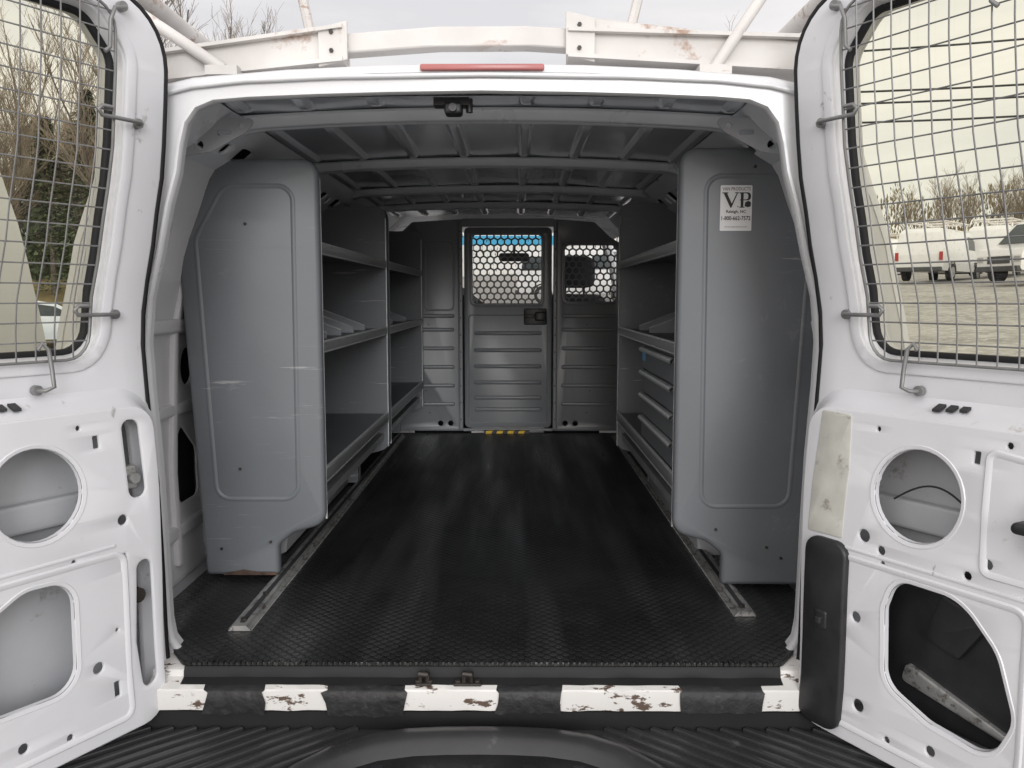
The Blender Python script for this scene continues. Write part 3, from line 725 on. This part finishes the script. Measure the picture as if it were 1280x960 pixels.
    for zz in (1.150,.765):
        hook([(.085,zz,.0),(.085,zz,.020),(.095,zz,.026),(.140,zz,.026),(.176,zz,.026),(.184,zz+.010,.026),(.176,zz+.018,.026),(.155,zz+.018,.026)])
    for ss in (.235,.52):
        hook([(ss+.02,.622,.0),(ss+.02,.622,.02),(ss+.015,.622,.03),(ss,.628,.034),(ss,.66,.032),(ss,.70,.026),(ss+.012,.712,.024),(ss+.02,.70,.024)])
        hook([(ss-.11,1.368,.0),(ss-.11,1.366,.02),(ss-.10,1.36,.030),(ss-.08,1.355,.030),(ss-.072,1.33,.028),(ss-.072,1.28,.026),(ss-.062,1.27,.024)])
    for i in range(3):
        lg = MB(); lg.box(.30+i*.024,.315+i*.024,.598,.603,.012,.032-i*.004, fn=lambda a,zz,t: fn(a, zz-.45*(t-.012), t)); lg.obj('ledge_slot', M_dark, D, 0)
    if sg > 0:
        cv = MB(); cv.plate(rrect(.062,.165,-.095,.305,.03), [], .05,.066,.006, fn=fn, step=(0,.07)); CVR = cv.obj('cover_plate', M_blackp, D, 50)
        cv = MB(); cv.plate(rrect(.098,.128,.115,.155,.006), [], .064,.071,.003, fn=fn); cv.plate(rrect(.106,.120,.128,.142,.002), [], .07,.080,.002, fn=fn); cv.obj('cover_latch', M_blackp, CVR, 50)
        cv = MB(); cv.plate(rounded([(.058,.31,.004),(.145,.312,.004),(.15,.45,.004),(.143,.565,.006),(.07,.568,.005)],3), [], .05,.0535,.001, fn=fn, step=(0,.07)); cv.obj('adhesive_patch', M_cream, D, 50)
        cv = MB(); cv.plate(rrect(.535,.60,.385,.475,.012), [], .05,.085,.01, fn=fn); cv.plate(rrect(.50,.58,.415,.435,.01), [], .07,.095,.006, fn=fn); cv.obj('inside_handle', M_blackp, D, 50)
        cv = MB(); cv.tube([fn(.21+.17*i/20, .40+.04*math.sin(i*.16), -.015) for i in range(21)], .002, 6); cv.obj('door_cable', M_dark, D, 60)
    else:
        cv = MB(); cv.plate(rrect(.076,.108,.40,.45,.006), [], .01,.035,.004, fn=fn); cv.cyl(fn(.092,.425,.04), Vector(fn(0,0,1))-Vector(fn(0,0,0)), .011,.02,14); cv.obj('door_latch', M_alu, D, 50)
        cv = MB(); cv.cyl(fn(.09,.17,.02), Vector(fn(0,0,1))-Vector(fn(0,0,0)), .016,.03,14); cv.plate(rrect(.08,.10,.0,.15,.006), [], -.01,.0,.002, fn=fn); cv.obj('lock_rod', M_steel, D, 50)
    return D
door(1); door(-1)

# ------------------------------------------------------------------ rubber mat
m = MB(); m.plate(rounded([(-.66,-.072,.03),(.66,-.072,.03),(.71,.0,.02),(.715,.06,.02),(.84,.07,.03),(.84,3.13,0),(-.84,3.13,0),(-.84,.07,.03),(-.715,.06,.02),(-.71,.0,.02)],4), [], -.010,.0,.002, fn=lambda a,c,t:(a,c,t), step=(.2,.25))
i = -.645
while i < .645:
    m.box(i,i+.006,-.084,-.066,-.003,.003); i += .012
mo = m.obj('rubber_floor_mat', M_mat, None, 40)
mo['label'] = 'black diamond-textured rubber mat covering the cargo floor'; mo['category'] = 'floor mat'

# ------------------------------------------------------------------ mounting rails
def rail(x, y0, y1, lab):
    r = MB()
    r.loft([[(x+a, y, z) for a, z in ((-.028,.001),(-.028,.005),(-.016,.005),(-.016,.014),(.016,.014),(.016,.005),(.028,.005),(.028,.001))] for y in (y0, y1)], closed=False)
    r.add([(x-.028,y0,.001),(x-.016,y0,.014),(x+.016,y0,.014),(x+.028,y0,.001)], [(0,1,2,3)])
    e = r.obj('mounting_rail', M_alu, None, 30); e['label'] = lab; e['category'] = 'rail'; e['group'] = 'floor rails under the shelving'
    q = MB(); q.plate(rrect(x-.006,x+.006,y0+.02,y1-.02,.003), [], .0135,.0155,0, fn=lambda a,c,t:(a,c,t)); q.obj('rail_slot', M_dark, e, 0)
    for yy in (y0+.035, y0+.22):
        q = MB(); q.cyl((x,yy,.017),(0,0,1),.008,.006,6); q.obj('rail_bolt', M_steel, e, 40)
rail(-.59,.10,3.0,'worn aluminium floor rail under the grey shelves')
rail(.652,.20,3.0,'worn aluminium floor rail beside the drawer shelves')

# ------------------------------------------------------------------ shelving
def shelving(sg, xi, xo, y0, y1, ztop, lab, dividers=()):
    e = empty('shelving_unit', (sg*(xi+xo)/2, (y0+y1)/2, 0), lab, 'shelving', group='grey steel van shelving units')
    xf = xi+.135
    out = [(xf,.012,.012),(xo-.055,.012,.012),(xo,1.04,.03),(xo-.09,ztop,.035),(xi+.0,ztop,.045),(xi,.16,.045),(xf-.045,.135,.03),(xf,.10,.03)]
    out = rounded(out, 6)
    emb = rounded([(xi+.075,.235,.04),(xo-.095,.235,.04),(xo-.06,.96,.06),(xo-.14,ztop-.075,.05),(xi+.07,ztop-.075,.04)], 6)
    for k, (ya, fr) in enumerate(((y0, -1), (y1-.028, 1))):
        p = MB()
        if fr < 0:
            p.plate(out, [], 0,.028,.012, fn=lambda a,c,t:(sg*a, ya+.028-t, c), step=(0,.2))
            p.loft([[(sg*x, ya+dy, z) for x, z in offset(emb, o2)] for o2, dy in ((-.009,.0005),(-.004,-.0030),(.001,-.0030),(.006,.0005))])
        else: p.plate(out, [], 0,.028,.008, fn=lambda a,c,t:(sg*a, ya+t, c), step=(0,.2))
        p.obj('end_panel', M_grey, e, 55)
    bk = MB(); bk.box(min(sg*(xo-.042),sg*(xo-.052)),max(sg*(xo-.042),sg*(xo-.052)),y0+.02,y1-.02,.24,1.06); bk.obj('back_panel', M_greyd, e)
    for z in (.31,.67,.945):
        s = MB()
        a, b2 = sorted((sg*(xi+.006), sg*(xo-.05)))
        s.box(a, b2, y0+.028, y1-.028, z-.004, z, 1)
        lz = .024 if z > .4 else .036
        pr = [(xi+.004,z+.004),(xi,z+.001),(xi,z-lz+.006),(xi+.004,z-lz),(xi+.02,z-lz)]
        s.loft([[(sg*x, y, q) for x, q in pr] for y in (y0+.027, y1-.027)], closed=False, mi=0)
        s.tube([(sg*(xi+.005), y, z+.005) for y in (y0+.028, y1-.028)], .0042, 8, mi=2)
        s.tube([(sg*(xi+.003), y, z-lz) for y in (y0+.028, y1-.028)], .0028, 6, mi=2)
        s.obj('shelf', [M_lip, M_greyd, M_edge], e, 40)
    for yy in (y0+.030, y1-.030):
        q = MB(); q.tube([(sg*(xi+.002), yy, z) for z in (.17, ztop-.05)], .0035, 6); q.obj('panel_edge', M_edge, e, 60)
    for yy in dividers:
        d = MB(); d.plate([(xi+.05,.672),(xo-.06,.672),(xo-.06,.80),(xi+.05,.69)], [], 0,.0025,0, fn=lambda a,c,t:(sg*a, yy+t, c))
        d.tube([(sg*(xi+.05),yy,.69),(sg*(xo-.06),yy,.80)], .003, 6, mi=1)
        d.obj('shelf_divider', [M_div, M_edge], e, 0)
    lb = MB(); aa, bb = sorted((sg*(xi+.02), sg*(xi+.045))); lb.box(aa,bb,y0+.02,y1-.02,.20,.225); lb.obj('lower_brace', M_lip, e)
    return e
u1 = shelving(-1,.465,.862,.48,1.735,1.175,'grey steel van shelving with bin dividers and scuffed end panel',(.78,1.0,1.22,1.45))
u2 = shelving(-1,.465,.862,1.745,3.07,1.175,'grey steel shelving standing next to the partition',(2.2,2.7))
u3 = shelving(1,.505,.91,.40,1.75,1.19,'grey steel shelving with white sticker and built-in drawers',(1.2,1.45))
r = MB(); r.plate(rounded([(.60,.014,.004),(.77,.014,.004),(.74,.022,.006),(.70,.030,.004),(.66,.024,.006),(.61,.022,.004)],3), [], 0,.001,0, fn=lambda a,c,t:(-a,.4795-t-.001,c)); r.obj('rust_patch', M_rust, u1, 0)
for (u, sg, pts, y) in ((u1,-1,[(.665,1.0),(.70,.32),(.62,.11),(.76,.09)],.48),(u3,1,[(.70,1.14),(.80,.09),(.76,.12),(.62,.17)],.40)):
    for px, pz in pts:
        q = MB(); q.cyl((sg*px, y-.002, pz), (0,1,0), .004,.006,8); q.obj('panel_rivet', M_steel, u, 40)
for k, (xa, xb, z) in enumerate(((.55,.66,.935),(.50,.57,.94),(.68,.80,.955),(.71,.78,.93))):
    q = MB(); q.plate([(xa,z),(xb,z+.001),(xb,z+.0018),(xa,z+.0012)], [], 0,.0004,0, fn=lambda a,c,t:(-a,.4797-t,c)); q.obj('scuff_mark', M_div, u1, 0)

def text(body, w, h, x, z, y, bold=False):
    c = bpy.data.curves.new('t', 'FONT'); c.body = body; c.size = 1; c.resolution_u = 4
    if bold: c.offset = .02
    o = bpy.data.objects.new('t', c); COL.objects.link(o); bpy.context.view_layer.update()
    me = bpy.data.meshes.new_from_object(o); bpy.data.objects.remove(o)
    X = [v.co.x for v in me.vertices]; Y = [v.co.y for v in me.vertices]
    x0, x1, y0, y1 = min(X), max(X), min(Y), max(Y)
    return [(x+(v.co.x-x0)/(x1-x0)*w, y, z+(v.co.y-y0)/(y1-y0)*h) for v in me.vertices], [tuple(p.vertices) for p in me.polygons]
st = MB(); st.plate(rrect(.611,.694,.974,1.092,.003), [], 0,.0012,0, fn=lambda a,c,t:(a,.3992-t,c)); STK = st.obj('sticker', M_paper, u3, 0)
ty = .3972
for body, w, h, x, z, bold in (('VAN PRODUCTS',.074,.0085,.6155,1.0785,False),('Raleigh, NC',.052,.010,.6265,1.018,True),('1-800-662-7572',.076,.0110,.6145,1.0015,True),('www.vanproducts.com',.060,.0045,.6225,.982,False)):
    tx = MB(); vs, fs = text(body, w, h, x, z, ty, bold); tx.add(vs, fs); tx.obj('sticker_lettering', M_ink, STK, 0)
tx = MB(); Fs = lambda a,c,t:(a, ty-t, c)
def poly(pts, holes=()): tx.plate(pts, holes, 0,.0003,0, fn=Fs)
poly([(.6185,1.072),(.6275,1.072),(.6405,1.045),(.6535,1.072),(.6560,1.072),(.6400,1.034),(.6370,1.034)])
poly([(.6155,1.0712),(.6310,1.0712),(.6310,1.0735),(.6155,1.0735)]); poly([(.6490,1.0712),(.6590,1.0712),(.6590,1.0735),(.6490,1.0735)])
tx.obj('sticker_lettering', M_ink, STK, 0)
tx = MB()
poly([(.6640,1.036),(.6710,1.036),(.6710,1.0532),(.6640,1.0532)]); poly([(.6605,1.0340),(.6745,1.0340),(.6745,1.0362),(.6605,1.0362)])
poly(rounded([(.6605,1.0530,0),(.6905,1.0530,.009),(.6905,1.0735,.009),(.6605,1.0735,0),(.6605,1.0712,0),(.6640,1.070,0),(.6640,1.056,0)],6), [rounded([(.6712,1.0552,0),(.6835,1.0552,.006),(.6835,1.0712,.006),(.6712,1.0712,0)],5)])
tx.obj('sticker_lettering', M_ink, STK, 0)
tx = MB(); tx.plate(circle(.6570,1.0368,.0016,12), [], 0,.0003,0, fn=Fs); tx.obj('sticker_dot', M_ink, STK, 0)
tx = MB(); tx.plate(rounded([(.674,1.038,.002),(.682,1.035,.002),(.690,1.037,.002),(.691,1.047,.002),(.685,1.052,.002),(.676,1.048,.002)],3), [], .0003,.0006,0, fn=Fs); tx.obj('sticker_emblem', M_dark, STK, 0)

dc = empty('drawer_cabinet', (.68,.72,.316), 'grey four-drawer steel cabinet on the bottom shelf', 'drawer cabinet')
q = MB(); q.box(.523,.82,.44,1.10,.314,.640); q.obj('case', M_greyd, dc, 30, bevel=.004)
for i in range(4):
    z0 = .320+i*.079
    q = MB(); q.box(.514,.54,.452,1.085,z0,z0+.073)
    dd = q.obj('drawer', M_grey, dc, 30, bevel=.003)
    q = MB(); q.loft([[(x,y,z) for x,z in ((.515,z0+.074),(.504,z0+.073),(.499,z0+.067),(.501,z0+.060),(.506,z0+.060),(.511,z0+.066))] for y in (.47,1.07)]); q.obj('drawer_pull', M_edge, dd, 40)
q = MB(); q.box(.5120,.5132,1.0,1.07,.585,.615); q.obj('label_sticker', M_blue, dc, 0)

# ------------------------------------------------------------------ partition
pt = empty('cargo_partition', (0,3.15,0), 'grey steel bulkhead partition with perforated windows and centre door', 'partition')
PY = 3.15
pf = lambda a, c, t: (a, PY-t, c)
def honey(x0, x1, z0, z1, mb, y):
    p = .0405; R = p/math.sqrt(3); r = .0178; j = 0; z = z0
    while z < z1+.01:
        x = x0+(j % 2)*p/2
        while x < x1+.01:
            o = [(x+R*math.cos(math.radians(30+60*k)), y, z+R*math.sin(math.radians(30+60*k))) for k in range(6)]
            n2 = [(x+r*math.cos(math.radians(30+60*k)), y, z+r*math.sin(math.radians(30+60*k))) for k in range(6)]
            mb.add(o+n2, [(k, (k+1) % 6, 6+(k+1) % 6, 6+k) for k in range(6)])
            x += p
        z += p*.866; j += 1
def wingp(sg):
    a = MB()
    inn = .238 if sg < 0 else .292
    out = [(inn,.01,.01),(.87,.01,.01),(.87,1.00,.02),(.72,1.09,.03),(.62,1.15,.04),(.53,1.235,.03),(inn,1.252,.01)]
    win = rrect(.36,.66,.775,1.10,.03)
    holes = [circle(inn+.075,.055,.016,14), circle(inn+.135,.055,.016,14)]
    if sg > 0: holes.append(win)
    a.plate(rounded(out,5), holes, 0,.008,.003, fn=lambda x,c,t:(sg*x, PY-t, c))
    F = lambda x,c,t:(sg*x, PY-t, c)
    if sg > 0: a.plate(offset(win,-.02), [offset(win,-.001)], .006,.016,.004, fn=F)
    else: a.plate(rrect(.285,.46,.72,1.13,.03), [rrect(.295,.45,.73,1.12,.025)], .006,.013,.003, fn=F)
    for z in (.16,.27,.38,.49,.60,.68):
        a.plate(rrect(inn+.05,.82,z,z+.022,.010,3), [], .006,.020,.007, fn=F)
    a.plate(rrect(inn+.0,inn+.025,.02,1.24,.004), [], .007,.02,.004, fn=F)
    w = a.obj('partition_wing', M_part, pt, 40)
    if sg > 0:
        h = MB(); honey(.365,.66,.78,1.10,h,PY+.004); h.obj('perforated_window', M_greyd, w, 0)
    for i in range(12):
        rv = MB(); rv.cyl((sg*(inn+.012), PY-.021, .08+i*.1),(0,1,0),.004,.004,8); rv.obj('wing_rivet', M_dark, w, 0)
    for i in range(5):
        rv = MB(); rv.cyl((sg*(inn+.20+.02*(i%2)), PY-.009, .12+i*.13),(0,1,0),.004,.003,8); rv.obj('bolt_hole', M_dark, w, 0)
wingp(-1); wingp(1)
dm = MB(); win = rrect(-.178,.222,.765,1.16,.02)
dm.plate(rrect(-.228,.284,.03,1.205,.03), [win], 0,.022,.006, fn=pf)
dm.plate(offset(win,-.018), [offset(win,-.001)], .02,.03,.004, fn=pf)
for z in (.13,.20,.29,.385,.48,.58): dm.plate(rrect(-.17,.225,z,z+.022,.010,3), [], .02,.036,.008, fn=pf)
dm.plate(rrect(-.205,.262,.055,.70,.02), [rrect(-.198,.255,.062,.693,.016)], .02,.027,.003, fn=pf)
DD = dm.obj('partition_door', M_part, pt, 40)
h = MB(); honey(-.175,.22,.77,1.155,h,PY-.004); h.obj('perforated_window', M_greyd, DD, 0)
h = MB(); h.plate(rrect(.12,.255,.640,.735,.01), [], .02,.034,.004, fn=pf); h.plate(rrect(.185,.25,.665,.715,.01), [], .03,.06,.008, fn=pf); h.plate(rrect(.13,.19,.68,.70,.004), [], .03,.05,.004, fn=pf); h.obj('door_handle', M_blackp, DD, 40)
h = MB(); h.box(-.24,.295,PY-.012,PY+.004,1.208,1.255); h.obj('door_header', M_part, pt, 30, bevel=.003)
h = MB(); h.box(-.24,.295,PY-.012,PY+.002,.008,.026); h.obj('door_threshold', M_part, pt, 30, bevel=.003)
hz = MB()
hz.box(-.115,.155,PY-.06,PY-.014,.001,.016,1)
for k in range(4):
    x0 = -.10+k*.064; hz.add([(x0,PY-.0605,.0165),(x0+.035,PY-.0605,.0165),(x0+.05,PY-.015,.0165),(x0+.015,PY-.015,.0165)], [(0,1,2,3)], 0)
    hz.add([(x0-.004,PY-.0607,.002),(x0+.031,PY-.0607,.002),(x0+.035,PY-.0607,.0165),(x0,PY-.0607,.0165)], [(0,1,2,3)], 0)
hz.obj('threshold_strip', [M_yellow, M_blackp], pt, 0)

# ------------------------------------------------------------------ ladder rack
lr = empty('ladder_rack', (0,.6,1.35), 'weathered white steel ladder rack bolted on the van roof', 'ladder rack')
def bar(pts, y0, y1, nm, bev=.004):
    q = MB(); q.plate(pts, [], 0, y1-y0, 0, fn=lambda a,c,t:(a,y0+t,c)); return q.obj(nm, M_rack, lr, 30, bevel=bev)
bar([(-.36,1.342),(-.1,1.360),(.1,1.361),(.25,1.352),(.25,1.396),(.1,1.405),(-.1,1.404),(-.36,1.385)], .10,.15,'rear_crossbar')
bar([(-.80,1.278),(-.31,1.328),(-.31,1.395),(-.36,1.398),(-.80,1.328)], .09,.16,'crossbar_end')
bar([(.19,1.336),(.76,1.303),(.76,1.362),(.24,1.420),(.19,1.415)], .09,.16,'crossbar_end')
for (xa, xb, za, zb2) in ((-.80,-.31,1.278,1.328),(.19,.76,1.336,1.303)):
    for dz in (0, .062):
        q = MB(); q.add([(xa,.070,za-.006+dz*.9),(xb,.070,zb2-.006+dz*1.15),(xb,.18,zb2-.006+dz*1.15),(xa,.18,za-.006+dz*.9),(xa,.070,za+.002+dz*.9),(xb,.070,zb2+.002+dz*1.15),(xb,.18,zb2+.002+dz*1.15),(xa,.18,za+.002+dz*.9)], [(0,1,2,3),(4,5,6,7),(0,1,5,4),(2,3,7,6),(0,3,7,4),(1,2,6,5)]); q.obj('rack_flange', M_rack, lr, 20)
for xa, xb, z0, z1, tl in ((-.365,-.30,1.318,1.402,.008),(.185,.25,1.328,1.422,-.008)):
    q = MB(); q.plate([(xa,z0-tl),(xb,z0+tl),(xb,z1+tl),(xa,z1-tl)], [], 0,.01,0, fn=lambda a,c,t:(a,.088-t,c)); q.obj('joint_plate', M_rack, lr, 30, bevel=.002)
for x, z in ((-.335,1.385),(-.335,1.345),(.215,1.40),(.215,1.35)):
    q = MB(); q.cyl((x,.076,z),(0,1,0),.005,.006,6); q.obj('rack_bolt', M_steel, lr, 40)
for sg, xa in ((-1,-.57),(1,.51)):
    q = MB(); q.tube([(xa,.06,1.300),(xa+sg*.30*(1 if sg<0 else .45),.10,1.50)], .013, 12); q.box(xa-.035,xa+.035,.04,.09,1.285,1.305); q.obj('diagonal_brace', M_rack, lr, 50)
    q = MB(); q.tube([(sg*.80,.0,1.50),(sg*.80,3.6,1.50)], .022, 12); q.obj('side_rail', M_rack, lr, 50)
    for y in (.12,1.7,3.3):
        q = MB(); q.tube([(sg*.80,y,1.50),(sg*.80,y,1.36),(sg*.77,y,1.27),(sg*.79,y,1.2)], .018, 10); q.box(min(sg*.76,sg*.81),max(sg*.76,sg*.81),y-.04,y+.04,1.17,1.23); q.obj('rack_post', M_rack, lr, 50)
for y in (1.7,3.3):
    q = MB(); q.box(-.8,.8,y-.025,y+.025,1.40,1.45); q.obj('crossbar', M_rack, lr, 30, bevel=.004)
for x, y, l in ((-.40,.2,-.05),(.33,.2,.06),(-.46,.9,.0),(.42,.9,.0)):
    q = MB(); q.tube([(x,y,1.37),(x+l,y,1.62)], .012, 8); q.box(x-.03,x+.03,y-.03,y+.03,1.34,1.38); q.obj('ladder_stop', M_rack, lr, 40)

# ------------------------------------------------------------------ world, sun, camera
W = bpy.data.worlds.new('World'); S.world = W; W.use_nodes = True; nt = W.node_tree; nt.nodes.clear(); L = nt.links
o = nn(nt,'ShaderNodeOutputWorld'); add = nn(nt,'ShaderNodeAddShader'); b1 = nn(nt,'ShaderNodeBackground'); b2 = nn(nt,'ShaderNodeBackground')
sk = nn(nt,'ShaderNodeTexSky'); sk.sky_type = 'NISHITA'; sk.sun_disc = False; sk.sun_elevation = math.radians(16); sk.sun_rotation = math.radians(187)
b1.inputs[1].default_value = .015; L.new(sk.outputs[0], b1.inputs[0])
tc = nn(nt,'ShaderNodeTexCoord'); mp = nn(nt,'ShaderNodeMapping'); mp.inputs['Scale'].default_value = (1,1,4.5); L.new(tc.outputs['Generated'], mp.inputs[0])
n1 = nn(nt,'ShaderNodeTexNoise'); n1.inputs['Scale'].default_value = 2.6; n1.inputs['Detail'].default_value = 7; L.new(mp.outputs[0], n1.inputs['Vector'])
r = nn(nt,'ShaderNodeValToRGB'); r.color_ramp.elements[0].position = .36; r.color_ramp.elements[1].position = .62
r.color_ramp.elements[0].color = (.78,.755,.76,1); r.color_ramp.elements[1].color = (1.0,.95,.915,1); L.new(n1.outputs[0], r.inputs[0]); L.new(r.outputs[0], b2.inputs[0])
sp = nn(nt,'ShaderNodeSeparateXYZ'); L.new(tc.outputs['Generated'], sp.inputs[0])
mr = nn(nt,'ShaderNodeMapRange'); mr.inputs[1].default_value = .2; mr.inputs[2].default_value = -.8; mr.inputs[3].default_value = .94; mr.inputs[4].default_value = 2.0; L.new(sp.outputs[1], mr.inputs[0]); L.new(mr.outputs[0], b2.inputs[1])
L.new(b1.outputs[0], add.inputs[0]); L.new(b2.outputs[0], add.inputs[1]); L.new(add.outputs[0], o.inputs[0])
sun = bpy.data.lights.new('sun','SUN'); sun.energy = 1.35; sun.angle = math.radians(24); sun.color = (.98,.99,1)
so = bpy.data.objects.new('sun', sun); COL.objects.link(so)
dv = Vector((-.12, 1, -.27)); so.rotation_euler = dv.to_track_quat('-Z','Y').to_euler()

cam = bpy.data.cameras.new('camera'); cam.lens = 30.0; cam.sensor_width = 36; cam.clip_end = 2000; cam.clip_start = .02
co = bpy.data.objects.new('camera', cam); COL.objects.link(co)
co.location = (.075,-1.88,.80); co.rotation_euler = (math.radians(90-5.8), 0, math.radians(.27))
S.camera = co
